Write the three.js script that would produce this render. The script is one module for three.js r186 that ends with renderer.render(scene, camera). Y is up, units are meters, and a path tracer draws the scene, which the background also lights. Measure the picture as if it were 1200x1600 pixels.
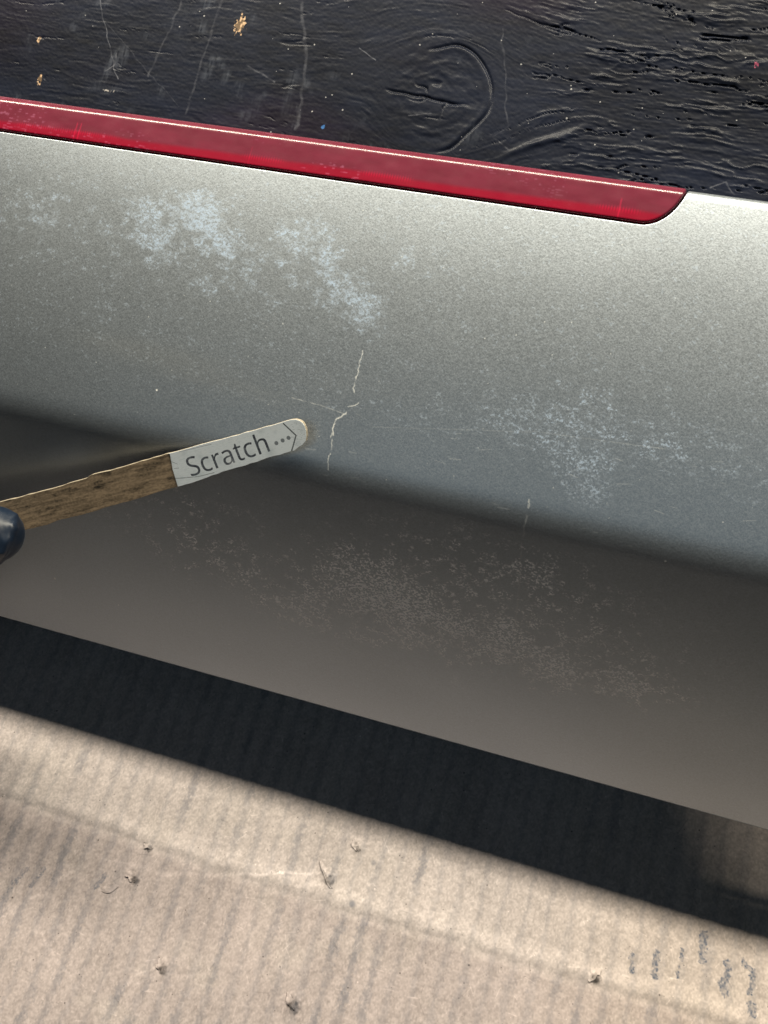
import * as THREE from 'three';

// ---------- camera, light, exposure ----------
const scene = new THREE.Scene();
const camera = new THREE.PerspectiveCamera(60, 3 / 4, 0.01, 20);
{
  const right = new THREE.Vector3(0.95343425, -0.10382055, -0.28316854);
  const up = new THREE.Vector3(-0.21531127, 0.42315542, -0.88010258);
  const back = new THREE.Vector3(0.21119704, 0.90008932, 0.38109713);
  camera.quaternion.setFromRotationMatrix(new THREE.Matrix4().makeBasis(right, up, back));
  camera.position.set(0.04361718, 0.3, 0.04640093);
}
scene.background = new THREE.Color(0.015, 0.0145, 0.0135);
const renderer = new THREE.WebGLRenderer({ antialias: true });
renderer.toneMapping = THREE.LinearToneMapping;
renderer.toneMappingExposure = 1;
renderer.shadowMap.enabled = true;
function areaLight(color, intensity, w, h, from, to) {
  const l = new THREE.RectAreaLight(new THREE.Color(...color), intensity, w, h);
  l.position.set(...from); l.lookAt(...to); scene.add(l);
}
// long workshop tube above and behind the panel
areaLight([1, 0.91, 0.73], 122, 1.6, 0.042, [-0.1, 0.77, -0.592], [-0.1, 0.09, -0.05]);
// added cool fill above the viewer, for the blue sheen along the crease
areaLight([0.52, 0.79, 1], 0.26, 1.4, 0.4, [0.1, 0.98, 0.4], [0, 0.1, -0.06]);

// ---------- noise and helpers ----------
let seedState = 1234567;
function rnd() { seedState = (seedState * 1664525 + 1013904223) >>> 0; return seedState / 4294967296; }
const PERM = new Uint16Array(1024), VAL = new Float32Array(512);
{
  const p = Array.from({ length: 512 }, (_, i) => i);
  for (let i = 511; i > 0; i--) { const j = Math.floor(rnd() * (i + 1)); [p[i], p[j]] = [p[j], p[i]]; }
  for (let i = 0; i < 1024; i++) PERM[i] = p[i & 511];
  for (let i = 0; i < 512; i++) VAL[i] = rnd() * 2 - 1;
}
function noise(x, y, k = 0) {
  const xi = Math.floor(x), yi = Math.floor(y), fx = x - xi, fy = y - yi;
  const u = fx * fx * fx * (fx * (fx * 6 - 15) + 10), v = fy * fy * fy * (fy * (fy * 6 - 15) + 10);
  const a = (xi + k * 37) & 511, b = (xi + 1 + k * 37) & 511, c = yi & 511, d = (yi + 1) & 511;
  const n00 = VAL[PERM[PERM[a] + c] & 511], n10 = VAL[PERM[PERM[b] + c] & 511], n01 = VAL[PERM[PERM[a] + d] & 511], n11 = VAL[PERM[PERM[b] + d] & 511];
  return n00 + (n10 - n00) * u + (n01 - n00) * v + (n00 - n10 - n01 + n11) * u * v;
}
function fbm(x, y, oct, k = 0) { let s = 0, a = 0.5, f = 1; for (let i = 0; i < oct; i++) { s += a * noise(x * f, y * f, k + i); a *= 0.5; f *= 2.03; } return s; }
const clamp = THREE.MathUtils.clamp, lerp = THREE.MathUtils.lerp;
const sstep = (a, b, x) => { const t = clamp((x - a) / (b - a), 0, 1); return t * t * (3 - 2 * t); };
const toByte = (c) => { c = clamp(c, 0, 1); return Math.round(255 * (c <= 0.0031308 ? c * 12.92 : 1.055 * Math.pow(c, 1 / 2.4) - 0.055)); };
function dataTexture(w, h, data, srgb) {
  const t = new THREE.DataTexture(data, w, h, THREE.RGBAFormat);
  t.magFilter = THREE.LinearFilter; t.minFilter = THREE.LinearFilter;
  t.wrapS = t.wrapT = THREE.MirroredRepeatWrapping;
  if (srgb) t.colorSpace = THREE.SRGBColorSpace;
  t.needsUpdate = true; return t;
}
// distance (mm) to a polyline
function polyDist(px, py, pts) {
  let best = 1e9;
  for (let i = 0; i + 1 < pts.length; i++) {
    const [ax, ay] = pts[i], [bx, by] = pts[i + 1], dx = bx - ax, dy = by - ay;
    const t = clamp(((px - ax) * dx + (py - ay) * dy) / (dx * dx + dy * dy), 0, 1);
    best = Math.min(best, Math.hypot(px - ax - t * dx, py - ay - t * dy));
  }
  return best;
}
function gridGeometry(rows, cols, fn, flip) {  // fn(i, j) -> [x, y, z, u, v]
  const pos = new Float32Array(rows * cols * 3), uv = new Float32Array(rows * cols * 2), idx = [];
  for (let i = 0; i < rows; i++) for (let j = 0; j < cols; j++) {
    const p = fn(i, j), k = i * cols + j;
    pos[k * 3] = p[0]; pos[k * 3 + 1] = p[1]; pos[k * 3 + 2] = p[2]; uv[k * 2] = p[3]; uv[k * 2 + 1] = p[4];
  }
  for (let i = 0; i + 1 < rows; i++) for (let j = 0; j + 1 < cols; j++) {
    const a = i * cols + j, b = a + 1, c = a + cols, d = c + 1;
    if (flip) idx.push(a, c, b, b, c, d); else idx.push(a, b, c, b, d, c);
  }
  const g = new THREE.BufferGeometry();
  g.setAttribute('position', new THREE.BufferAttribute(pos, 3)); g.setAttribute('uv', new THREE.BufferAttribute(uv, 2));
  g.setIndex(idx); g.computeVertexNormals(); return g;
}
function thing(name, label, category, at) {
  const o = new THREE.Group(); o.name = name; o.position.set(...at); o.userData = { label, category }; scene.add(o); return o;
}
// geometry is given in world metres; it is stored relative to its top-level thing
function part(name, geometry, material, parent, root = parent) {
  geometry.translate(-root.position.x, -root.position.y, -root.position.z);
  const m = new THREE.Mesh(geometry, material); m.name = name; m.castShadow = m.receiveShadow = true; parent.add(m); return m;
}

// ---------- setting: concrete floor under the cardboard ----------
{
  const W = 512, data = new Uint8Array(W * W * 4);
  for (let y = 0; y < W; y++) for (let x = 0; x < W; x++) {
    const n = 0.22 + 0.06 * fbm(x / 40, y / 40, 4, 3) + 0.03 * noise(x / 2, y / 2, 9), k = (y * W + x) * 4;
    data[k] = data[k + 1] = toByte(n); data[k + 2] = toByte(n * 0.96); data[k + 3] = 255;
  }
  const t = dataTexture(W, W, data, true); t.repeat.set(8, 8);
  const g = new THREE.BoxGeometry(4, 0.1, 4); g.translate(0, -0.0545, 0);
  const m = new THREE.Mesh(g, new THREE.MeshStandardMaterial({ map: t, roughness: 0.9 }));
  m.name = 'floor'; m.userData.kind = 'structure'; m.receiveShadow = true; scene.add(m);
}

// ---------- cardboard sheet ----------
const PITCH = 6.75;
const cardCrease = (x) => 50.8 - 0.012 * x + 1.3 * noise(x / 40, 3, 5) + 0.4 * noise(x / 9, 8, 5);
const TEARS = [[-69, 64, 2.4], [-67.5, 54, 1.5], [-50, 85, 2.6], [-7.5, 82.5, 3], [77, 49.5, 2.2], [-8, 46, 2.6], [-1.5, 35, 1.6]];
function cardHeight(x, z) {  // mm
  const ridge = Math.cos((x + 0.6 * noise(x / 30, z / 30, 2)) / PITCH * 2 * Math.PI);
  let h = 0.16 * ridge * (0.7 + 0.5 * noise(x / 25, z / 30, 4)) + 0.26 * fbm(x / 45, z / 45, 3, 11) + 0.05 * noise(x / 1.2, z / 1.6, 8);
  const c = z - cardCrease(x);
  h += 0.3 * Math.exp(-(c + 1) * (c + 1) / 5) - 0.25 * Math.exp(-(c - 2.2) * (c - 2.2) / 1.6) + 0.06 * noise(x / 3, z / 1.5, 12) * Math.exp(-c * c / 12);
  for (const [tx, tz, r] of TEARS) { const d = Math.hypot(x - tx, z - tz); if (d < r * 2.2) h += 0.45 * Math.exp(-d * d / (r * r)) * (0.6 + noise(x * 1.1, z * 1.1, 6)); }
  return h;
}
const CX0 = -165, CXW = 320, CZ0 = -40, CZW = 180;
const card = thing('cardboard_sheet', 'brown corrugated cardboard sheet with dark ink streaks, lying flat below the silver panel', 'cardboard', [0, 0, 0.05]);
{
  const W = 2048, H = 1152, data = new Uint8Array(W * H * 4);
  const blots = [[[86.4, 41], [87, 45]], [[93.3, 38], [93.5, 44.5]], [[100, 35], [100.3, 38]], [[99.8, 40], [100, 43]], [[105.5, 29.5], [106, 36.5]], [[113, 35.5], [113.3, 39.5]], [[112.3, 40.5], [113.2, 43]], [[117.5, 33.5], [120, 35], [120.6, 39], [119.8, 41]], [[120.8, 44], [121.6, 46.5]], [[-105, 72], [-108, 79]], [[-99, 70], [-101, 76]], [[-78, 66], [-80, 70]]];
  const blotW = [0.9, 1.1, 0.6, 0.5, 1.3, 1.2, 1.5, 1.0, 1.2, 1.1, 0.8, 0.9];
  const dots = []; for (let i = 0; i < 900; i++) dots.push([CX0 + rnd() * CXW, CZ0 + rnd() * CZW, 0.1 + 0.22 * rnd() * rnd(), rnd() < 0.6 ? 0.25 : 1.5]);
  const fibres = []; for (let i = 0; i < 900; i++) { const a = rnd() * 3.14, l = 1 + 4 * rnd() * rnd(), x = CX0 + rnd() * CXW, z = CZ0 + rnd() * CZW; fibres.push([[x, z], [x + l * Math.cos(a), z + l * Math.sin(a)], rnd() < 0.6 ? 1.22 : 0.8]); }
  const scratches = [[[-88, 66], [-110, 92]], [[-92, 62], [-60, 60], [-14, 47]], [[-40, 55], [-12, 46.5]], [[-60, 95], [-55, 88], [-51, 86]], [[-95, 86], [-76, 97]]];
  const mul = new Float32Array(W * H).fill(1), sx = W / CXW, sz = H / CZW;
  const stamp = (x0, z0, x1, z1, fn) => {
    for (let j = Math.max(0, Math.floor((z0 - CZ0) * sz)); j <= Math.min(H - 1, (z1 - CZ0) * sz); j++)
      for (let i = Math.max(0, Math.floor((x0 - CX0) * sx)); i <= Math.min(W - 1, (x1 - CX0) * sx); i++) fn(j * W + i, CX0 + i / sx, CZ0 + j / sz);
  };
  for (const [x, z, r, v] of dots) stamp(x - 1, z - 1, x + 1, z + 1, (k, px, pz) => { mul[k] *= lerp(v, 1, sstep(r * 0.6, r * 1.3, Math.hypot(px - x, pz - z))); });
  for (const [a, b, v] of fibres) stamp(Math.min(a[0], b[0]) - 1, Math.min(a[1], b[1]) - 1, Math.max(a[0], b[0]) + 1, Math.max(a[1], b[1]) + 1, (k, px, pz) => { mul[k] *= lerp(v, 1, sstep(0.05, 0.22, polyDist(px, pz, [a, b]))); });
  for (const s of scratches) { const xs = s.map((p) => p[0]), zs = s.map((p) => p[1]); stamp(Math.min(...xs) - 2, Math.min(...zs) - 2, Math.max(...xs) + 2, Math.max(...zs) + 2, (k, px, pz) => { const d = polyDist(px + 0.8 * noise(px / 5, pz / 5, 2), pz + 0.8 * noise(px / 5, pz / 5, 7), s); mul[k] *= lerp(1.16, 1, sstep(0.1, 0.8, d + 0.4 * noise(px, pz, 3))); }); }
  for (let j = 0; j < H; j++) for (let i = 0; i < W; i++) {
    const x = CX0 + i / sx, z = CZ0 + j / sz, k = j * W + i;
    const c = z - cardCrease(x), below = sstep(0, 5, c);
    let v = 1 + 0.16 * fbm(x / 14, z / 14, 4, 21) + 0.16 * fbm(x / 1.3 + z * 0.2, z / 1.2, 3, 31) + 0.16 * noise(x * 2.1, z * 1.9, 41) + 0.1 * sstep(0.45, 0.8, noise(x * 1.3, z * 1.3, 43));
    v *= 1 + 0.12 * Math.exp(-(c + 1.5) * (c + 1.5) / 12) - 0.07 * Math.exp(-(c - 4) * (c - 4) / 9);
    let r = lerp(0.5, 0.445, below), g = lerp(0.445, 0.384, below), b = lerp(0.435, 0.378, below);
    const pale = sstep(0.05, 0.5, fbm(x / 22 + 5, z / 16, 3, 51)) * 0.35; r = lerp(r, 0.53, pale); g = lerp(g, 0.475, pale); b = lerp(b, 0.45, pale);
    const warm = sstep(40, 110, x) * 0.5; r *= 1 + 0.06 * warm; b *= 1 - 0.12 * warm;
    // ink rubbed off along the flutes
    const ph = (x + 0.6 * noise(x / 30, z / 30, 2) + 0.5 * noise(x / 4, z / 7, 13)) / PITCH, cell = Math.round(ph), fr = Math.abs(ph - cell);
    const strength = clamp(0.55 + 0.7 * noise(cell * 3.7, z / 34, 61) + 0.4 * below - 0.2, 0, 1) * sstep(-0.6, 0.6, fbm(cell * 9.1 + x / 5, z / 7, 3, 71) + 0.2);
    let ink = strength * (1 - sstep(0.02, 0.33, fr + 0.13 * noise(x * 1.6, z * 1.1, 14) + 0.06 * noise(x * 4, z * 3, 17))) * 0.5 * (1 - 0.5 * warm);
    ink = Math.max(ink, 0.2 * (1 - sstep(0.02, 0.2, fr + 0.1 * noise(x * 1.3, z * 0.9, 18))));  // faint constant line: flute shading painted into the colour
    for (let q = 0; q < blots.length; q++) {
      const p = blots[q]; if (Math.abs(x - p[0][0]) > 9 || Math.abs(z - p[0][1]) > 14) continue;
      const d = polyDist(x, z, p) + 0.5 * noise(x * 1.4, z * 1.1, 15) + 0.3 * noise(x * 3, z * 3, 16);
      ink = Math.max(ink, (q > 8 ? 0.65 : 0.88) * (1 - sstep(blotW[q] * 0.6, blotW[q] * 1.0, d)) * (0.7 + 0.5 * noise(x * 2, z * 2, 19)));
    }
    const s2 = Math.hypot(x - 1.9, z - 51.3), s3 = Math.hypot(x - 5, z - 38); ink = Math.max(ink, 0.7 * (1 - sstep(0.4, 1.6, s2)), 0.45 * (1 - sstep(0.3, 1.3, s3)));
    for (const [tx, tz, tr] of TEARS) { const d = Math.hypot(x - tx, (z - tz) * 1.3) + 0.8 * noise(x * 0.9, z * 0.9, 23); if (d < tr * 1.6) { const q = 1 - sstep(tr * 0.9, tr * 1.5, d); v *= 1 + 0.22 * q * noise(x * 1.3, z * 1.3, 24) - 0.62 * (1 - sstep(tr * 0.35, tr * 0.75, Math.hypot(x - tx - tr * 0.35, z - tz - tr * 0.3) + 0.5 * noise(x * 1.4, z * 1.4, 26))); } }
    v *= mul[k];
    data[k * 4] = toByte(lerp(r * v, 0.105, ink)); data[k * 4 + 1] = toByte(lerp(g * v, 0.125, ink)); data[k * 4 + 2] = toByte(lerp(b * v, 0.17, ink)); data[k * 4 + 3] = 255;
  }
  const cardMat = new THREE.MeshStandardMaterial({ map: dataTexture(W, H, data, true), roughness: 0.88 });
  const xs = [-460, -460, -400, -330, -280, -230, -200, -180], zs = [-330, -330, -240, -160, -100, -70];
  for (let x = -165; x <= 155; x += 0.6) xs.push(x);
  xs.push(170, 190, 220, 270, 330, 400, 460, 460);
  for (let z = -50; z <= 130; z += 0.6) zs.push(z);
  zs.push(150, 180, 220, 280, 340, 340);
  const g = gridGeometry(zs.length, xs.length, (i, j) => {
    const edge = i === 0 || j === 0 || i === zs.length - 1 || j === xs.length - 1;
    return [xs[j] / 1e3, edge ? -0.0042 : cardHeight(xs[j], zs[i]) / 1e3, zs[i] / 1e3, (xs[j] - CX0) / CXW, (zs[i] - CZ0) / CZW];
  }, true);
  part('sheet', g, cardMat, card);
  // little torn flaps of the paper liner, curling up
  const flap = (x, z, len, wid, turn, lift, mat) => {
    const n = 9, m = 5, ca = Math.cos(turn), sa = Math.sin(turn), ph = rnd() * 50;
    const g2 = gridGeometry(n, m, (i, j) => {
      const t = i / (n - 1), s = (j / (m - 1) - 0.5) * 2, w = wid * (0.2 + 0.8 * Math.sin(Math.PI * clamp(t * 0.85 + 0.12, 0, 1))) * (1 + 0.6 * noise(t * 5 + ph, j * 2, 3));
      const lx = (t - 0.5) * len, lz = s * w * 0.5, px = x + lx * ca - lz * sa, pz = z + lx * sa + lz * ca;
      const curl = lift * (0.5 + 0.5 * s) * (0.3 + 0.7 * Math.sin(t * 3.1)) + 0.3 * noise(i * 0.7 + ph, j * 0.9, 5);
      return [px / 1e3, (cardHeight(px, pz) + 0.06 + Math.max(0, curl)) / 1e3, pz / 1e3, (px - CX0) / CXW, (pz - CZ0) / CZW];
    }, true);
    part('torn_flap', g2, mat, card);
  };
  flap(-8.5, 45.5, 9, 2.2, 0.85, 0.6, cardMat);
  flap(-69.6, 64, 4.6, 2.4, 0.5, 0.55, cardMat);
  flap(-68, 53.7, 3.8, 2, 0.3, 0.5, cardMat);
  flap(-50.4, 84.8, 4.6, 2.6, 1.2, 0.4, cardMat);
  flap(-7.9, 82.2, 5.2, 3, 0.9, 0.4, cardMat);
  flap(77, 49.3, 5, 1.8, -0.9, 0.6, cardMat);
  flap(-2.2, 34.6, 3.8, 1.8, 1.0, 0.45, cardMat);
  flap(-75, 69, 6, 2.2, -0.4, 0.35, cardMat);
}

// ---------- black painted wooden board behind ----------
const BSL = THREE.MathUtils.degToRad(20), B0 = [119, -136.5];
const KN = [-20, 18.5];
function boardHeight(x, d) {  // mm, x along the grain, d up the slope
  const kx = x - KN[0], kd = (d - KN[1]) * 1.02, r = Math.hypot(kx, kd), R = 15.5;
  const out = sstep(R - 0.5, R + 2, r);
  // grain lines bend round the knot
  let psi = d + (r > 1 ? -kd * Math.min(1, (R * R) / (r * r)) * 0.8 * Math.exp(-Math.max(0, Math.abs(kx) - R) / 30) : 0);
  const right = sstep(-8, 26, x);
  psi += 2.4 * fbm(x / 26, d / 12, 3, 81) - 0.5 * clamp(x - 3, 0, 17) * (1 - 0.35 * sstep(0, 17, x - 3)) * (1 - sstep(16, 30, d));
  const patchy = sstep(-0.15, 0.3, fbm(x / 13, psi / 3.4, 3, 91));
  const w1 = noise(x / 15 + 0.6 * noise(x / 5, psi / 1.6, 5), psi / 1.5 + 0.6 * noise(x / 4, psi / 1.5, 6), 101), w2 = noise(x / 7, psi / 0.55 + 0.5 * noise(x / 2.5, psi, 7), 111);
  const ridge1 = Math.pow(1 - Math.abs(w1), 4), ridge2 = Math.pow(1 - Math.abs(w2), 3);
  let h = 0.3 * fbm(x / 40, d / 22, 2, 121) + out * lerp(0.03, 0.3, right) * patchy * (ridge1 + 0.35 * ridge2) + out * lerp(0.1, 0.22, right) * patchy * fbm(x / 13, psi / 1.0 + 0.4 * noise(x / 4, psi, 8), 4, 115);
  h += 0.05 * noise(x / 2.4, psi / 0.5, 131) * lerp(0.5, 1, right) + 0.03 * noise(x / 0.6, d / 0.6, 141);
  // open cracks along the grain
  const cr = Math.abs(noise(x / 26 + 3 + 0.2 * noise(x / 4, psi / 0.8, 152), psi / 1.8 + 0.2 * noise(x / 3, d, 153), 151)), on = sstep(0.18, 0.5, noise(x / 13, psi / 1.8, 161) + 0.22 * right - 0.06 + 0.2 * noise(x / 5, psi / 1.2, 162));
  h -= out * on * lerp(0.2, 0.7, right) * (1 - sstep(0.0, 0.07, cr));
  // the knot: a ring groove, radial checks and inner rings
  const ang = Math.atan2(kd, kx), ringR = R + 1.3 * noise(ang * 1.6, 4, 7);
  const onRing = sstep(-0.25, 0.2, Math.cos(ang - 0.35) + 0.3 * noise(ang * 3, 1, 9));
  h -= onRing * 0.5 * Math.exp(-((r - ringR) ** 2) / 0.16) - onRing * 0.16 * Math.exp(-((r - ringR + 1.2) ** 2) / 0.8);
  if (r < R) {
    const inn = 1 - sstep(R - 3, R, r);
    h += inn * (0.07 * noise(r * 0.9 + 0.8 * noise(kx / 4, kd / 4, 3), ang * 1.6, 18) * sstep(2, 7, r) + 0.17 * fbm(x / 5, d / 2.0, 3, 17));
    h -= inn * 0.5 * (1 - sstep(0.02, 0.16, Math.abs(noise(kx / 5 + 9, kd / 4, 171)))) * (1 - sstep(3, 9, r));
    h -= inn * 0.5 * Math.exp(-((kd + 0.6 + 0.08 * kx + 0.4 * noise(kx / 3, 2, 4)) ** 2) / 0.14) * sstep(-16, -8, -Math.abs(kx + 4));
  }
  // diagonal rib right of the knot
  const rib = Math.abs((d - 5) - 0.52 * (x - 4) - 0.6 * noise(x / 6, 1, 8));
  h += 0.4 * Math.exp(-rib * rib / 1.2) * sstep(0, 6, x) * (1 - sstep(18, 26, x));
  return h;
}
const board = thing('wooden_board', 'black painted wooden board with cracked grain and a round knot behind the silver panel', 'board', [-0.05, 0, -0.3]);
{
  const W = 2048, H = 512, BX0 = -190, BXW = 300, BD0 = -10, BDW = 75, data = new Uint8Array(W * H * 4);
  const lines = [[[[-132, 38], [-118, 12]], 0.12, 0.5], [[[-91, 42], [-93, 4]], 0.3, 0.15], [[[-66, 42], [-60, 24], [-58, 4]], 0.4, 0.2], [[[-103, 40], [-108, 14]], 0.3, 0.2], [[[-121, 20], [-120, 16], [-123, 14]], 0.15, 0.45], [[[-128, 30], [-96, 6]], 0.12, 0.14], [[[-6, 40], [2, 12]], 0.2, 0.16], [[[2, 13], [-1, 9], [4, 6]], 0.2, 0.25], [[[-40, 27], [-45, 30]], 0.12, 0.5], [[[-68, 17], [-78, 21]], 0.25, 0.35], [[[-20, 13.5], [-26, 12]], 0.15, 0.5], [[[58, 3], [61, 5], [64, 2]], 0.18, 0.4], [[[63, 47], [66, 49]], 0.25, 0.4]];
  const chips = [[-83, 33, 1.9, 3.2, 0], [-144, 8.6, 0.7, 2.4, 0], [-148, 21.2, 0.6, 1.6, 0], [-50, 5.9, 0.7, 1.7, 1], [62, 37.5, 0.8, 0.9, 2], [-120, 8, 2, 0.5, 3]];
  const specks = []; for (let i = 0; i < 130; i++) specks.push([BX0 + rnd() * BXW, BD0 + rnd() * BDW, 0.08 + 0.14 * rnd()]);
  const sp = new Float32Array(W * H), sx = W / BXW, sd = H / BDW;
  for (const [x, d, r] of specks) for (let j = Math.max(0, Math.floor((d - BD0 - 1) * sd)); j < Math.min(H, (d - BD0 + 1) * sd); j++) for (let i = Math.max(0, Math.floor((x - BX0 - 1) * sx)); i < Math.min(W, (x - BX0 + 1) * sx); i++) sp[j * W + i] = Math.max(sp[j * W + i], 1 - sstep(r * 0.5, r * 1.5, Math.hypot(BX0 + i / sx - x, BD0 + j / sd - d)));
  for (let j = 0; j < H; j++) for (let i = 0; i < W; i++) {
    const x = BX0 + i / sx, d = BD0 + j / sd, k = j * W + i;
    const v = 1 + 0.5 * fbm(x / 30, d / 20, 3, 181) + 0.35 * fbm(x / 6, d / 1.5, 3, 191);
    const pur = sstep(-0.3, 0.4, fbm(x / 60 + 2, d / 30, 2, 195)) * (1 - sstep(0, 30, x));
    let c = [lerp(0.0068, 0.0115, pur) * v, lerp(0.0098, 0.0082, pur) * v, lerp(0.021, 0.0195, pur) * v];
    const scuff = 0.05 * sstep(0.25, 0.6, fbm(x / 8, d / 9, 3, 201)) * (1 - sstep(-20, 20, x)) * (0.5 + 0.5 * noise(x * 2, d / 2, 3));
    c = c.map((q, n) => q + Math.max(0, scuff) * [0.8, 0.9, 1.1][n]);
    for (const [p, w, a] of lines) { if (Math.abs(x - p[0][0]) > 45) continue; const t = a * (1 - sstep(w * 0.4, w * 1.6, polyDist(x + 0.5 * noise(x / 3, d / 3, 5), d, p) + 0.2 * w * noise(x * 2, d * 2, 6))) * (0.55 + 0.5 * noise(x, d, 8)); if (t > 0) c = [lerp(c[0], 0.25, t), lerp(c[1], 0.26, t), lerp(c[2], 0.3, t)]; }
    for (const [cx, cd, cw, ch, kind] of chips) { const q = Math.hypot((x - cx) / cw, (d - cd) / ch); if (q < 1.5) { const t = (1 - sstep(0.55, 0.8, q + 0.55 * noise(x * 1.5, d * 1.1, 12) + 0.3 * noise(x * 4, d * 3, 13))); const col = [[0.62, 0.43, 0.27], [0.05, 0.16, 0.4], [0.35, 0.08, 0.14], [0.4, 0.38, 0.36]][kind]; const rim = kind === 0 ? sstep(-0.1, 0.15, noise(x * 1.8, d * 1.4, 14)) : 1; c = c.map((e, n) => lerp(e, col[n] * (0.25 + 0.75 * rim), t)); } }
    c = c.map((e) => lerp(e, 0.5, sp[k]));
    for (let n = 0; n < 3; n++) data[k * 4 + n] = toByte(c[n]); data[k * 4 + 3] = 255;
  }
  const mat = new THREE.MeshPhysicalMaterial({ map: dataTexture(W, H, data, true), roughness: 0.5, specularIntensity: 0.15, clearcoat: 0.1, clearcoatRoughness: 0.25 });
  const xs = [-450, -400, -340, -280, -240, -210], ds = [-22, -16, -12];
  for (let x = -190; x <= 100; x += 0.32) xs.push(x);
  xs.push(115, 140, 180, 240, 300);
  for (let d = -9; d <= 64; d += 0.26) ds.push(d);
  ds.push(70, 90, 120, 160, 200, 240);
  const cs = Math.cos(BSL), sn = Math.sin(BSL);
  const g = gridGeometry(ds.length, xs.length, (i, j) => {
    const x = xs[j], d = ds[i], h = 0.8 * boardHeight(x, d) - 0.6;
    return [x / 1e3, (B0[0] + d * sn + h * cs) / 1e3, (B0[1] - d * cs + h * sn) / 1e3, (x - BX0) / BXW, (d - BD0) / BDW];
  });
  part('painted_face', g, mat, board);
  const s = new THREE.Shape();   // solid board under the painted face
  const P = (d, h) => [-(B0[1] - d * cs + h * sn) / 1e3, (B0[0] + d * sn + h * cs) / 1e3];
  s.moveTo(...P(-22, -2.5)); s.lineTo(...P(240, -2.5)); s.lineTo(P(240, 0)[0], 0.001); s.lineTo(P(-22, 0)[0], 0.001); s.closePath();
  const b = new THREE.ExtrudeGeometry(s, { depth: 0.75, bevelEnabled: false }); b.rotateY(Math.PI / 2); b.translate(-0.45, 0, 0);
  part('board_body', b, new THREE.MeshStandardMaterial({ color: new THREE.Color(0.014, 0.014, 0.017), roughness: 0.7 }), board);
}

// ---------- silver trunk lid ----------
const S0 = 78, S1 = 90, SS = 161.3, SF = 169.9, RR = 3;
function theta(s) {
  if (s < S0) return 57 - 3 * s / S0;
  if (s < SF) { const b = s > S1 ? 27 - 11 * (s - S1) / (SF - S1) : 27; return 54 + (b - 54) * sstep(S0, S1, s); }
  return 16 - THREE.MathUtils.radToDeg((s - SF) / RR);
}
const SMAX = SF + RR * THREE.MathUtils.degToRad(112), DS = 0.25, PY = [26], PZ = [0];
for (let i = 0; i * DS < SMAX + 1; i++) { const t = THREE.MathUtils.degToRad(theta((i + 0.5) * DS)); PY.push(PY[i] + DS * Math.sin(t)); PZ.push(PZ[i] - DS * Math.cos(t)); }
function surf(x, s, off) {  // mm along x, mm up the profile, mm outward -> world metres
  const q = clamp(s / DS, 0, PY.length - 2), i = Math.floor(q), f = q - i, t = THREE.MathUtils.degToRad(theta(s));
  const wave = 0.25 * fbm(x / 60, s / 45, 2, 301) * sstep(0, 20, s) * (1 - sstep(140, 158, s));
  const o = off + wave;
  return [x / 1e3, (lerp(PY[i], PY[i + 1], f) + o * Math.cos(t)) / 1e3, (lerp(PZ[i], PZ[i + 1], f) + o * Math.sin(t)) / 1e3];
}
const XL = -600, XR = 176, PU0 = -165, PUW = 330, PVW = 180;
// edge of the light slot in (x, s): level along SS, then curving up over the top at the right end
const XA = 42, XB = 10.2, CURVE = [];
for (let x = XL; x < -160; x += 20) CURVE.push([x, SS]);
for (let x = -160; x < XA; x += 2) CURVE.push([x, SS]);
for (let a = 0; a <= 30; a++) { const p = a / 30 * Math.PI / 2; CURVE.push([XA + XB * Math.pow(Math.sin(p), 1.0), SS + (SMAX - SS) * (1 - Math.cos(p))]); }
const CN = CURVE.map((c, i) => { const a = CURVE[Math.max(0, i - 1)], b = CURVE[Math.min(CURVE.length - 1, i + 1)], l = Math.hypot(b[0] - a[0], b[1] - a[1]); return [-(b[1] - a[1]) / l, (b[0] - a[0]) / l]; });  // towards the lens
const lid = thing('trunk_lid', 'scratched silver grey car trunk lid with a red light strip along its top', 'car panel', [-0.03, 0.02, 0]);
let paintTexture, paintMr, paintBump;
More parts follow.
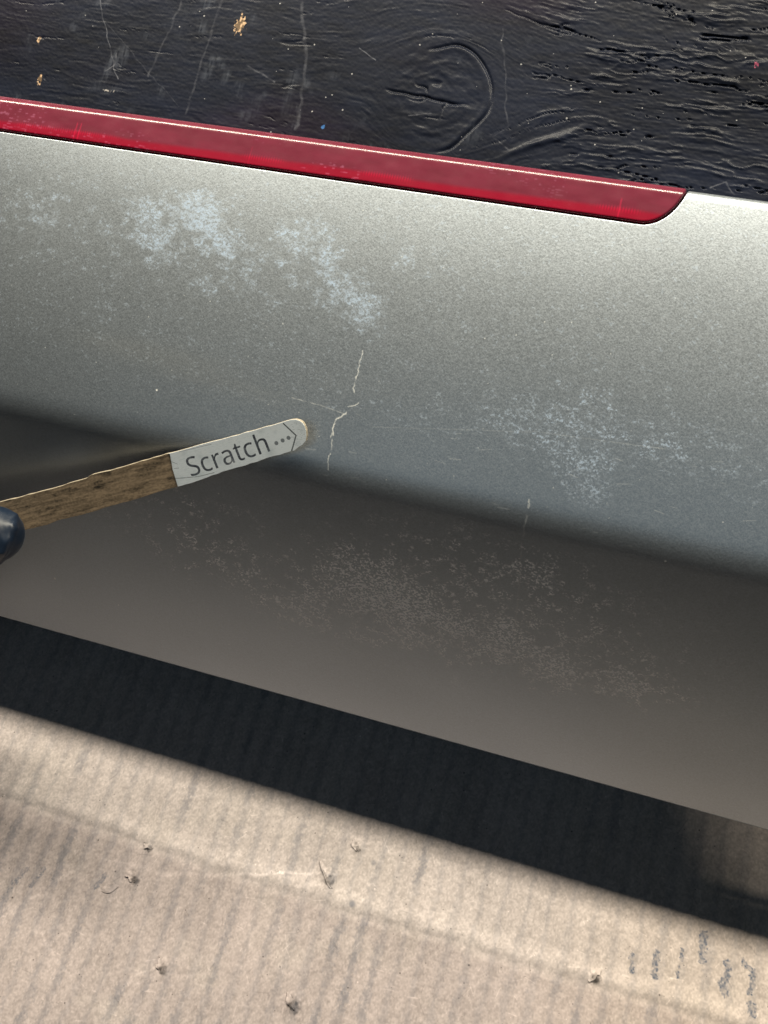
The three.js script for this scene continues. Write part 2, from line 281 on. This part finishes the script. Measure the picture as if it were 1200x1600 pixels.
{
  const W = 2048, H = 1117, data = new Uint8Array(W * H * 4), mr = new Uint8Array(W * H * 4), bump = new Uint8Array(W * H * 4), sx = W / PUW, sv = H / PVW;
  const gauss = (x, s, list) => { let m = 0; for (const [cx, cs, rx, rs, a] of list) { const q = ((x - cx) / rx) ** 2 + ((s - cs) / rs) ** 2; if (q < 6) m += a * Math.exp(-q); } return m; };
  const bleached = [[-78, 142, 30, 13, 0.22], [-40, 134, 30, 12, 0.2], [-110, 130, 30, 16, 0.12], [-76, 147, 9, 6, 0.66], [-70, 142, 7, 4.5, 0.55], [-92, 144, 9, 6, 0.42], [-84, 136, 11, 4, 0.42], [-64, 136, 4, 3.5, 0.7], [-42, 145, 8, 5, 0.55], [-34, 138, 7, 4, 0.55], [-26, 129, 8, 5, 0.55], [-20, 124, 4, 5, 0.45], [-96, 113, 4, 4, 0.42], [-12, 144, 10, 5, 0.42], [-118, 144, 10, 10, 0.3], [-128, 137, 8, 8, 0.3], [-60, 128, 30, 9, 0.22]];
  const hazy = [[36, 110, 12, 9, 0.5], [41, 99, 8, 8, 0.62], [45, 93, 5, 3.5, 0.6], [26, 110, 9, 8, 0.35], [54, 112, 14, 10, 0.3], [82, 106, 12, 9, 0.3], [15, 105, 22, 10, 0.26], [-30, 104, 25, 10, 0.22], [-92, 106, 10, 5, 0.35], [60, 104, 20, 10, 0.25]];
  const low = [[-4, 50, 10, 6, 0.62], [4, 48, 9, 5, 0.6], [-14, 55, 10, 6, 0.5], [15, 45, 10, 5, 0.6], [31, 47, 7, 6, 0.6], [36, 42, 12, 5, 0.5], [38, 68, 8, 5, 0.42], [23, 67, 10, 6, 0.4], [5, 38, 12, 5, 0.45], [-12, 45, 12, 6, 0.46], [62, 41, 10, 5, 0.45], [47, 38, 12, 5, 0.45], [69, 39, 9, 4, 0.4], [-57, 46, 16, 8, 0.32], [-27, 38, 12, 6, 0.4], [-62, 61, 12, 7, 0.3], [15, 52, 62, 24, 0.34], [-85, 58, 20, 12, 0.12]];
  const sheen = [[-88, 106, 16, 3.2, 0.55], [-66, 105, 16, 3, 0.5], [-62, 101.5, 14, 2, 0.45], [-45, 100, 12, 3, 0.45], [-30, 103, 12, 6, 0.25], [-20, 108, 20, 4, 0.2]];  // soft reflected-light streak above the crease, painted into the colour map
  const scr = [
    [[[-19.7, 117], [-20, 113.5], [-19.8, 111.7], [-20.2, 108], [-19.8, 105.8]], 0.2, 0.8], [[[-17.9, 103.4], [-18.8, 102.6], [-20.6, 101.9]], 0.2, 0.75],
    [[[-20.7, 100.4], [-21.8, 99], [-23.2, 98], [-23.4, 95.5], [-22.9, 93.8]], 0.26, 0.95], [[[-23.2, 95], [-23.6, 93]], 0.2, 0.7], [[[-22.9, 92.6], [-22.5, 90]], 0.2, 0.8], [[[-22.7, 89], [-22.8, 86.5], [-22.4, 84.5]], 0.18, 0.7],
    [[[-36, 101.3], [-28, 100.8], [-20.5, 99.8]], 0.14, 0.5], [[[30.5, 88], [30.8, 86]], 0.3, 0.5], [[[30.7, 84], [31, 78]], 0.3, 0.35], [[[31, 75], [32, 66], [33, 56], [33.4, 47]], 0.35, 0.25], [[[34, 46], [36.5, 38], [37.2, 33]], 0.3, 0.22], [[[-13, 98], [8, 101.5], [27.5, 104.7]], 0.14, 0.16], [[[28, 105], [60, 107]], 0.14, 0.2]];
  const sc = new Float32Array(W * H);
  const stamp = (x0, s0, x1, s1, fn) => {
    for (let j = Math.max(0, Math.floor(s0 * sv)); j <= Math.min(H - 1, s1 * sv); j++) for (let i = Math.max(0, Math.floor((x0 - PU0) * sx)); i <= Math.min(W - 1, (x1 - PU0) * sx); i++) fn(j * W + i, PU0 + i / sx, j / sv);
  };
  for (const [p, w, a] of scr) { const xs = p.map((q) => q[0]), ss = p.map((q) => q[1]); stamp(Math.min(...xs) - 2, Math.min(...ss) - 2, Math.max(...xs) + 2, Math.max(...ss) + 2, (k, x, s) => { const t = a * (1 - sstep(w * 0.3, w * 0.95, polyDist(x + 0.2 * noise(x, s, 3) + 0.12 * noise(x * 3, s * 3, 4), s, p))) * clamp(0.85 + 0.6 * noise(x * 0.8, s * 0.8, 6), 0, 1); sc[k] = Math.max(sc[k], t * 0.8); }); }
  // hair-thin wear lines and dust
  for (let n = 0; n < 420; n++) {
    const x = PU0 + rnd() * PUW, s = rnd() * 160, r = 0.07 + 0.11 * rnd() * rnd(), a = 0.25 + 0.5 * rnd();
    stamp(x - 0.6, s - 0.6, x + 0.6, s + 0.6, (k, px, ps) => { sc[k] = Math.max(sc[k], a * (1 - sstep(r * 0.6, r * 1.5, Math.hypot(px - x, ps - s)))); });
  }
  for (let n = 0; n < 90; n++) {
    const x = -40 + rnd() * 130, s = 25 + rnd() * 85, an = -0.25 + 0.5 * rnd(), l = 0.8 + 2.4 * rnd(), p = [[x, s], [x + l * Math.cos(an), s + l * Math.sin(an)]], a = 0.06 + 0.16 * rnd();
    stamp(x - 1, s - 2, x + l + 1, s + 2, (k, px, ps) => { sc[k] = Math.max(sc[k], a * (1 - sstep(0.05, 0.16, polyDist(px, ps, p)))); });
  }
  for (const [x, s, r] of [[-112.5, 24, 0.4], [-54, 70, 0.25], [66, 80, 0.3], [72, 46, 0.25], [-90, 20, 0.22], [-75, 96, 0.3]]) stamp(x - 1, s - 1, x + 1, s + 1, (k, px, ps) => { sc[k] = Math.max(sc[k], 0.95 * (1 - sstep(r * 0.6, r * 1.2, Math.hypot(px - x, ps - s)))); });
  for (let j = 0; j < H; j++) for (let i = 0; i < W; i++) {
    const x = PU0 + i / sx, s = j / sv, k = j * W + i;
    const grain = 0.35 * noise(x / 0.36, s / 0.3, 311) + 0.12 * noise(x / 0.8, s / 0.5, 321) + 0.95 * noise(x / 0.19, s / 0.17, 331);
    const cloud = fbm(x / 7, s / 6, 3, 341), fine = 0.6 * noise(x / 0.75 + s * 0.4, s / 0.5, 351) + 0.55 * noise(x / 0.34, s / 0.3, 361), mid = fbm(x / 2.4, s / 1.9, 3, 371);
    const up = gauss(x, s, bleached), hz = gauss(x, s, hazy), lo = gauss(x, s, low);
    const dot = 0.5 + 0.5 * clamp(0.9 * fine + 0.7 * noise(x / 0.22, s / 0.2, 365), -1, 1);
    const up2 = clamp(up, 0, 1), hz2 = clamp(hz, 0, 1);
    let white = sstep(0.1, 1.0, up * 0.85 + 0.8 * cloud + 0.95 * mid + 0.02) * sstep(0.02, 0.5, up) * lerp(0.04, 0.4, sstep(0.5 - 0.4 * up2, 1.0 - 0.3 * up2, dot));
    white = Math.max(white, sstep(0.05, 1.1, hz * 0.95 + 0.45 * cloud + 0.7 * mid) * sstep(0.02, 0.5, hz) * lerp(0.0, 0.42, sstep(0.55 - 0.2 * hz2, 0.95, dot)));
    const streak = 0.5 + 0.5 * clamp(0.8 * noise(x / 0.7 + s * 0.8, s / 0.26 - x * 0.25, 381) + 0.7 * noise(x / 0.3, s / 0.2, 391), -1, 1);
    const speck = sstep(0.05, 0.8, lo * 0.95 + 0.6 * cloud + 1.1 * mid) * sstep(0.03, 0.3, lo) * Math.max(sstep(0.76, 0.92, streak + 0.14 * lo), sstep(0.76, 0.92, 0.5 + 0.62 * noise(x / 0.42, s / 0.36, 395) + 0.3 * noise(x / 0.8, s / 0.7, 396) + 0.1 * lo));
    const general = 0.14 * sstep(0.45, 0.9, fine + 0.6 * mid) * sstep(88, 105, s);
    const film = general, paintedStreak = clamp(gauss(x, s, sheen), 0, 0.7) * 0.3;  // the warm term is reflected light laid into the paint colour
    const scv = sc[k];
    const v = 1 + 0.12 * grain + 0.05 * fbm(x / 30, s / 22, 3, 401);
    let c = [0.41 * v, 0.456 * v, 0.505 * v];
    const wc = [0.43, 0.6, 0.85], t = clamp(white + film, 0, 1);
    c = c.map((e, n) => lerp(e, [0.6, 0.6, 0.57][n], paintedStreak));
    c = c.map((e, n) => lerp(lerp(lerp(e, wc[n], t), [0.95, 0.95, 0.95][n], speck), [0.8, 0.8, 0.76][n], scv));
    for (let n = 0; n < 3; n++) data[k * 4 + n] = toByte(c[n]);
    data[k * 4 + 3] = 255;
    mr[k * 4 + 1] = clamp(255 * (0.42 + 0.05 * grain + 0.3 * t + 0.3 * scv), 0, 255); mr[k * 4 + 2] = 255 * clamp(0.86 * (1 - 1.05 * t) * (1 - scv) * (1 - speck), 0, 1); mr[k * 4 + 3] = 255;
    bump[k * 4] = clamp(128 + 40 * grain + 8 * noise(x / 1.6, s / 1.2, 411) - 70 * scv + 60 * speck, 0, 255); bump[k * 4 + 3] = 255;
  }
  paintTexture = dataTexture(W, H, data, true); paintMr = dataTexture(W, H, mr, false); paintBump = dataTexture(W, H, bump, false);
}
const paint = new THREE.MeshPhysicalMaterial({ map: paintTexture, roughnessMap: paintMr, metalnessMap: paintMr, roughness: 1, metalness: 1, bumpMap: paintBump, bumpScale: 0.00003, clearcoat: 0.6, clearcoatRoughness: 0.22 });
const black = new THREE.MeshStandardMaterial({ color: new THREE.Color(0.008, 0.008, 0.009), roughness: 0.6 });
{
  // columns follow the slot edge, then run on to the right end of the lid
  const cols = CURVE.map((c, i) => ({ x: c[0], s: c[1], n: CN[i] }));
  for (const x of [52.8, 53.6, 55, 57, 60, 64, 68, 73, 78, 84, 90, 97, 104, 112, 120, 128, 140, 152, 162, 170, 173, 175, XR]) cols.push({ x, s: SMAX, n: null });
  const rows = [];
  for (let s = 30; s > 2; s -= 4) rows.push(['in', s]);
  for (let a = 0; a <= 8; a++) rows.push(['hem', a / 8]);
  for (let s = 1.4; s <= 99.9; s += 1) rows.push(['out', s]);
  const N2 = 110; for (let i = 1; i <= N2; i++) rows.push(['up', i / N2]);
  for (let a = 1; a <= 8; a++) rows.push(['lip', a / 8 * Math.PI / 2]);
  rows.push(['wall', 2.2]);
  const g = gridGeometry(rows.length, cols.length, (i, j) => {
    const [kind, q] = rows[i], c = cols[j]; let x = c.x, s, off = 0;
    // lip rounding at the two ends of the lid
    const end = Math.min(x - XL, XR - x); const endOff = -0.3 * Math.pow(Math.max(0, 3 - end), 2);
    if (kind === 'in') { s = q; off = -2.4; }
    else if (kind === 'hem') { const a = Math.PI * (1 - q); s = 1.4 - 1.35 * Math.sin(a); off = -1.2 + 1.2 * Math.cos(a); }
    else if (kind === 'out') s = q;
    else if (kind === 'up') { s = 100 + (c.s - 0.4 * (c.n ? c.n[1] : 1) - 100) * q; if (c.n) x -= c.n[0] * 0.4 * q; }
    else {
      const n = c.n || [0, 1], rr = 0.4, al = kind === 'lip' ? q : Math.PI / 2, out = rr * Math.sin(al) - 0.4;
      if (c.n) x += n[0] * out;
      s = c.s + out * n[1];
      off = kind === 'lip' ? -rr * (1 - Math.cos(al)) : -q;
    }
    const p = surf(x, s, off + endOff);
    return [...p, (x - PU0) / PUW, s / PVW];
  });
  part('painted_panel', g, paint, lid);
  // dark primed inner side
  const inX = [XL, -400, -200, 0, 100, 150, XR];
  const inner = gridGeometry(60, inX.length, (i, j) => { const q = 2 + i / 59 * 156, p = surf(inX[j], q, -2.6 - 5 * sstep(0, 30, q)); return [p[0] - (j === inX.length - 1 ? 0.004 : 0), p[1], p[2], 0, 0]; });
  part('inner_panel', inner, new THREE.MeshStandardMaterial({ color: new THREE.Color(0.02, 0.02, 0.02), roughness: 0.8 }), lid);
  // dark seal in the bottom of the slot
  const seal = gridGeometry(2, CURVE.length, (i, j) => { const c = CURVE[j], n = CN[j], q = i ? 4 : -1.2; return [...surf(c[0] + n[0] * q, Math.min(c[1] + n[1] * q, SMAX), -1.9), 0, 0]; });
  part('seal', seal, black, lid);
  // red lens
  const gap = 0.4, lc = CURVE.map((c, i) => [c[0] + CN[i][0] * gap, Math.min(c[1] + CN[i][1] * gap, SMAX), CN[i]]);
  const lr = [['wall', 3]]; for (let a = 8; a >= 0; a--) lr.push(['fil', a / 8 * Math.PI / 2]);
  const NL = 64; for (let i = 1; i <= NL; i++) lr.push(['face', i / NL]);
  const LX0 = -210, LW = 2048, LH = 64, ld = new Uint8Array(LW * LH * 4), lrg = new Uint8Array(LW * LH * 4);
  for (let j = 0; j < LH; j++) for (let i = 0; i < LW; i++) {
    const s = j / LH * 22, x = LX0 + i / LW * 270, k = (j * LW + i) * 4;
    const band = 1 - sstep(2.2, 3.6, s + 0.3 * noise(x / 14, 3, 5));
    const tick = (0.5 + 0.5 * Math.cos(x * 2 * Math.PI / 0.72)) * Math.exp(-((s - 2.7) ** 2) / 0.5) * sstep(-0.35, 0.3, noise(x / 12, 1, 15));
    const tick2 = sstep(0.75, 0.95, Math.cos(x * 2 * Math.PI / 2.6)) * 0;
    const joint = [-118.5, -117.2, 36.5, -64].reduce((m, q, n) => Math.max(m, (n === 3 ? 0.3 : 0.9) * (1 - sstep(0.1, 0.3, Math.abs(x - q)))), 0) * (1 - sstep(5, 6, s));
    const dirt = 0.25 * fbm(x / 6, s / 2, 3, 25);
    const e = 0.75 + 0.9 * band + 0.9 * tick + 1.1 * joint + dirt * 0.5;
    const haze = (1 - band) * 0.04 * (1 + dirt) + 0.11 * sstep(0.52, 0.8, noise(x / 1.2, s / 0.35 + x * 0.12, 35)) * sstep(0.1, 0.5, noise(x / 20, s / 9, 45)) ;  // pinkish reflection on the upper lens painted into the red, plus scuff specks
    ld[k] = toByte(0.165 * e + haze); ld[k + 1] = toByte(0.002 * e + haze * 0.42); ld[k + 2] = toByte(0.014 * e + haze * 0.75); ld[k + 3] = 255;
    lrg[k + 1] = clamp(255 * (0.18 + 0.05 * fbm(x / 3, s / 2, 3, 55) + 0.5 * haze), 0, 255); lrg[k + 3] = 255;
  }
  const lensMat = new THREE.MeshPhysicalMaterial({ map: dataTexture(LW, LH, ld, true), roughness: 0.6, specularIntensity: 0.08, clearcoat: 1, clearcoatRoughness: 1, clearcoatRoughnessMap: dataTexture(LW, LH, lrg, false) });
  const lens = gridGeometry(lr.length, lc.length, (i, j) => {
    const [kind, q] = lr[i], [cx, cs, n] = lc[j]; let x = cx, s = cs, off = 0.45; const rr = 0.6;
    if (kind === 'wall') off = -q;
    else if (kind === 'fil') { const t = rr * (1 - Math.sin(q)); x += n[0] * t; s += n[1] * t; off = 0.45 - rr * (1 - Math.cos(q)); }
    else { x += n[0] * rr; const s0 = Math.min(cs + n[1] * rr, SMAX - 0.01); s = lerp(s0, SMAX, q); }
    s = Math.min(s, SMAX);
    return [...surf(x, s, off), (x - LX0) / 270, (s - SS) / 22];
  });
  part('light_lens', lens, lensMat, lid);
}

// ---------- wooden stick with its paper label ----------
const A = new THREE.Vector3(-28.922, 102.94, -53.293), U = new THREE.Vector3(0.901689, 0.247743, -0.354375), Wv = new THREE.Vector3(-0.428203, 0.625363, -0.652352), Nn = new THREE.Vector3(0.059997, 0.739963, 0.669967);
const local = (u, w, n) => [0, 1, 2].map((c) => (A.getComponent(c) + U.getComponent(c) * u + Wv.getComponent(c) * w + Nn.getComponent(c) * n) / 1e3);
const topW = (u) => 4.85 + 0.12 * noise(u / 7, 1, 3) + 0.1 * noise(u / 2, 2, 3) - 0.55 * sstep(-63.8, -66, u) + 0.006 * (-u - 60) * sstep(-60, -110, u);
const botW = (u) => lerp(-3.1, -4.5, sstep(-10, -42, u)) - 0.75 * sstep(-42, -70, u) + 0.16 * noise(u / 6, 5, 3) + 0.12 * noise(u / 1.7, 6, 3);
function tipCurve(u0) {  // outline from bottom left, round the tip, to top left
  const bot = [], top = [];
  for (let u = u0; u <= -4; u += 0.7) { bot.push([u, botW(u)]); top.push([u, topW(u)]); }
  const tip = [[-2.8, -2.5], [-1.4, -2.15], [-0.4, -1.5], [0.25, -0.2], [0.6, 1.1], [0.6, 2.4], [0.35, 3.3], [-0.2, 4.0], [-1.2, 4.6], [-2.5, 4.85]];
  return [...bot, ...tip, ...top.reverse()];
}
function slab(outline, n0, n1, bevel, pad) {
  const sh = new THREE.Shape(outline.map(([u, w]) => new THREE.Vector2(u, w)));
  const g = new THREE.ExtrudeGeometry(sh, { depth: n1 - n0 - 2 * bevel, bevelEnabled: bevel > 0, bevelThickness: bevel, bevelSize: bevel, bevelOffset: -bevel, bevelSegments: 2, curveSegments: 4 });
  const p = g.attributes.position, uv = new Float32Array(p.count * 2);
  for (let i = 0; i < p.count; i++) {
    const u = p.getX(i), w = p.getY(i), n = p.getZ(i) + n0 + bevel;
    uv[i * 2] = (u - pad[0]) / pad[1]; uv[i * 2 + 1] = (w - pad[2]) / pad[3];
    p.setXYZ(i, ...local(u, w, n));
  }
  g.setAttribute('uv', new THREE.BufferAttribute(uv, 2)); g.computeVertexNormals(); return g;
}
const stick = thing('wooden_stick', 'weathered flat wooden stick with a white printed label, pointing at the silver panel', 'stick', local(-80, -5, 0));
{
  const W = 1024, H = 128, data = new Uint8Array(W * H * 4);
  for (let j = 0; j < H; j++) for (let i = 0; i < W; i++) {
    const u = -150 + i / W * 152, w = -8 + j / H * 15, k = (j * W + i) * 4;
    const g = fbm(u / 5 + 0.6 * w, w / 0.5 - u * 0.03, 4, 501), d = sstep(0.05, 0.5, fbm(u / 3.5, w / 1.2, 3, 511)), v = 1 + 0.75 * g + 0.25 * noise(u * 2, w * 3, 521) - 0.45 * d;
    data[k] = toByte(0.25 * v); data[k + 1] = toByte(0.187 * v); data[k + 2] = toByte(0.122 * v); data[k + 3] = 255;
  }
  const wood = new THREE.MeshStandardMaterial({ map: dataTexture(W, H, data, true), roughness: 0.85 });
  const pale = new THREE.MeshStandardMaterial({ color: new THREE.Color(0.38, 0.33, 0.25), roughness: 0.8 });
  const g = slab(tipCurve(-150), -1.5, 0, 0.07, [-150, 152, -8, 15]);
  const m = part('stick_body', g, [wood, pale], stick); m.material = [wood, pale];
  // label: a strip of paper glued on the tip half, printed on its face
  const LU0 = -39.8, canvas = document.createElement('canvas'); canvas.width = 1408; canvas.height = 384;
  const c = canvas.getContext('2d'), PX = 32, X = (u) => (u + 43) * PX, Y = (w) => (6 - w) * PX;
  c.fillStyle = '#e6f1fa'; c.fillRect(0, 0, 1408, 384);
  for (let i = 0; i < 2600; i++) { const q = rnd(); c.fillStyle = q < 0.6 ? `rgba(245,250,252,${0.05 + 0.12 * rnd()})` : `rgba(120,130,140,${0.03 + 0.1 * rnd()})`; c.fillRect(rnd() * 1408, rnd() * 384, 3 + 30 * rnd(), 1 + 4 * rnd()); }
  c.save(); c.translate(X(-35.2), Y(-2.75)); c.rotate(-0.045);
  c.fillStyle = '#363c48'; c.font = '232px sans-serif'; const tw = c.measureText('Scratch').width; c.scale(25.2 * PX / tw, 1); c.fillText('Scratch', 0, 0);  c.restore();
  c.fillStyle = 'rgba(80,88,96,0.7)'; for (const [u, w] of [[-8.3, -0.0], [-6.4, 0.25], [-4.6, 0.5]]) { c.beginPath(); c.arc(X(u), Y(w), 0.55 * PX, 0, 7); c.fill(); }
  c.strokeStyle = 'rgba(70,76,82,0.85)'; c.lineWidth = 11; c.beginPath(); c.moveTo(X(-4.8), Y(4.6)); c.lineTo(X(-2.4), Y(0.6)); c.lineTo(X(-5.1), Y(-3.3)); c.stroke();
  c.strokeStyle = 'rgba(70,75,82,0.55)'; c.lineWidth = 6; c.beginPath(); c.moveTo(X(-40), Y(-2)); c.lineTo(X(-38), Y(-2.4)); c.lineTo(X(-33), Y(-3.2)); c.lineTo(X(-28), Y(-3.3)); c.stroke();
  c.lineWidth = 4; c.beginPath(); c.moveTo(X(-39.3), Y(2.8)); c.lineTo(X(-37.5), Y(1.5)); c.moveTo(X(-39), Y(0.6)); c.lineTo(X(-37.5), Y(0.4)); c.moveTo(X(-36), Y(4.6)); c.lineTo(X(-26), Y(4.3)); c.stroke();
  for (let i = 0; i < 60; i++) { const x = rnd() * 1408, y = rnd() * 384, r = 20 + 70 * rnd(), gr = c.createRadialGradient(x, y, 0, x, y, r), d = rnd() < 0.5; gr.addColorStop(0, d ? 'rgba(140,158,170,0.2)' : 'rgba(250,253,255,0.25)'); gr.addColorStop(1, 'rgba(200,210,215,0)'); c.fillStyle = gr; c.fillRect(x - r, y - r, 2 * r, 2 * r); }
  // worn-off ink
  for (let i = 0; i < 1500; i++) { c.fillStyle = `rgba(205,218,226,${0.15 + 0.4 * rnd()})`; c.fillRect(X(-37 + 27 * rnd()), Y(-3.6 + 8 * rnd()), 4 + 22 * rnd(), 1 + 3 * rnd()); }
  for (let i = 0; i < 160; i++) { c.fillStyle = `rgba(110,118,122,${0.15 + 0.2 * rnd()})`; c.fillRect(X(-4 + 4 * rnd()), Y(-2 + 6 * rnd()), 2 + 14 * rnd(), 1 + 3 * rnd()); }
  const t = new THREE.CanvasTexture(canvas); t.colorSpace = THREE.SRGBColorSpace; t.magFilter = THREE.LinearFilter;
  const paper = new THREE.MeshStandardMaterial({ map: t, roughness: 0.7 });
  let o = tipCurve(-39.2).map(([u, w]) => [u, lerp(w, 1, -0.005)]);
  o = [[LU0, -4.4], ...o, [-38.7, 4.7], [-39, 3], [-39.5, 0.5]];
  part('paper_label', slab(o, 0.02, 0.16, 0.03, [-43, 44, -6, 12]), paper, stick);
}

// ---------- gloved hand holding the stick ----------
{
  const hand = thing('gloved_hand', 'dark blue gloved thumb and hand gripping the left end of the wooden stick', 'hand', local(-230, -40, -10));
  // joints in the stick's frame (u, w, n, radius), mm
  const chains = [
    [[-95.5, -3.1, 7, 8], [-106, -5, 8.6, 8.5], [-134, -9, 11, 8.2], [-180, -22, 8, 9.5], [-235, -44, 2, 13]],
    [[-138, -3, -5.6, 4.8], [-156, 3, -6, 6.2], [-188, 8, -3, 7.2], [-236, -6, -2, 10]],
    [[-162, -18, -3, 5.4], [-176, -10, -7, 6.4], [-200, -2, -8, 7.4], [-242, -20, -5, 10]],
    [[-174, -30, -1, 5.4], [-188, -22, -8, 6.4], [-208, -14, -11, 7.2], [-246, -34, -6, 10]],
    [[-186, -42, 0, 5], [-198, -34, -8, 5.8], [-216, -27, -12, 6.6], [-250, -48, -6, 9.5]],
    [[-238, -22, -1, 12], [-262, -38, -1, 15], [-292, -58, 0, 18], [-350, -98, 4, 24]], [[-238, -44, -3, 12], [-275, -56, -2, 15]]];
  const cap = (p, a, b) => { const d = [b[0] - a[0], b[1] - a[1], b[2] - a[2]], l2 = d[0] ** 2 + d[1] ** 2 + d[2] ** 2, t = clamp(((p[0] - a[0]) * d[0] + (p[1] - a[1]) * d[1] + (p[2] - a[2]) * d[2]) / l2, 0, 1); return Math.hypot(p[0] - a[0] - t * d[0], p[1] - a[1] - t * d[1], p[2] - a[2] - t * d[2]) - lerp(a[3], b[3], t); };
  const smin = (a, b, k) => { const h = Math.max(k - Math.abs(a - b), 0) / k; return Math.min(a, b) - h * h * k / 4; };
  const ridge = [[-88.5, 0.1, 5, 0.8], [-87.8, -2.4, 8.8, 0.9], [-89.1, -5.2, 11, 1.0], [-91.2, -7.7, 12, 1.0], [-96.2, -10.8, 10, 0.9]];
  const field = (u, w, n) => {
    const p = [u, w, n]; let all = 1e3;
    chains.forEach((ch, q) => { let f = 1e3; for (let i = 0; i + 1 < ch.length; i++) f = smin(f, cap(p, ch[i], ch[i + 1]), 4); all = q === 0 ? f : smin(all, f, u < -215 ? 9 : 2); });
    for (let i = 0; i + 1 < ridge.length; i++) all = smin(all, cap(p, ridge[i], ridge[i + 1]), 1.6);
    return all + 0.25 * noise(u / 6 + n / 5, w / 7, 601) * sstep(-100, -130, u) + 0.12 * noise(u / 2.2 + w / 5, n / 2.6 - w / 3, 611) + 0.07 * noise(u / 1.3, w / 1.3 + n, 621);
  };
  // surface nets
  const nets = (lo, hi, c) => {
    const nx = Math.ceil((hi[0] - lo[0]) / c) + 1, ny = Math.ceil((hi[1] - lo[1]) / c) + 1, nz = Math.ceil((hi[2] - lo[2]) / c) + 1, F = new Float32Array(nx * ny * nz), id = (i, j, k) => (k * ny + j) * nx + i;
    for (let k = 0; k < nz; k++) for (let j = 0; j < ny; j++) for (let i = 0; i < nx; i++) F[id(i, j, k)] = field(lo[0] + i * c, lo[1] + j * c, lo[2] + k * c);
    const vid = new Int32Array(nx * ny * nz).fill(-1), pos = [], idx = [];
    for (let k = 0; k + 1 < nz; k++) for (let j = 0; j + 1 < ny; j++) for (let i = 0; i + 1 < nx; i++) {
      let n = 0; const s = [0, 0, 0];
      for (let e = 0; e < 12; e++) {
        const ax = e >> 2, b0 = e & 1, b1 = (e >> 1) & 1, o0 = [0, 0, 0]; o0[(ax + 1) % 3] = b0; o0[(ax + 2) % 3] = b1; const o1 = [...o0]; o1[ax] = 1;
        const f0 = F[id(i + o0[0], j + o0[1], k + o0[2])], f1 = F[id(i + o1[0], j + o1[1], k + o1[2])];
        if ((f0 < 0) !== (f1 < 0)) { const t = f0 / (f0 - f1); for (let a = 0; a < 3; a++) s[a] += o0[a] + t * (o1[a] - o0[a]); n++; }
      }
      if (n) { vid[id(i, j, k)] = pos.length / 3; pos.push(...local(lo[0] + (i + s[0] / n) * c, lo[1] + (j + s[1] / n) * c, lo[2] + (k + s[2] / n) * c)); }
    }
    for (let k = 1; k + 1 < nz; k++) for (let j = 1; j + 1 < ny; j++) for (let i = 1; i + 1 < nx; i++) {
      const f0 = F[id(i, j, k)];
      const quad = (f1, a, b, c2, d) => { if ((f0 < 0) === (f1 < 0)) return; if (f0 < 0) idx.push(a, b, c2, a, c2, d); else idx.push(a, c2, b, a, d, c2); };
      quad(F[id(i + 1, j, k)], vid[id(i, j - 1, k - 1)], vid[id(i, j, k - 1)], vid[id(i, j, k)], vid[id(i, j - 1, k)]);
      quad(F[id(i, j + 1, k)], vid[id(i - 1, j, k - 1)], vid[id(i - 1, j, k)], vid[id(i, j, k)], vid[id(i, j, k - 1)]);
      quad(F[id(i, j, k + 1)], vid[id(i - 1, j - 1, k)], vid[id(i, j - 1, k)], vid[id(i, j, k)], vid[id(i - 1, j, k)]);
    }
    const g = new THREE.BufferGeometry(); g.setAttribute('position', new THREE.BufferAttribute(new Float32Array(pos), 3)); g.setIndex(idx); g.computeVertexNormals(); return g;
  };
  const glove = new THREE.MeshPhysicalMaterial({ color: new THREE.Color(0.008, 0.017, 0.036), roughness: 0.42, sheen: 0.3, sheenColor: new THREE.Color(0.2, 0.3, 0.45), sheenRoughness: 0.5 });
  part('glove', nets([-316, -104, -36], [-82, 26, 34], 0.95), glove, hand);
}

renderer.render(scene, camera);
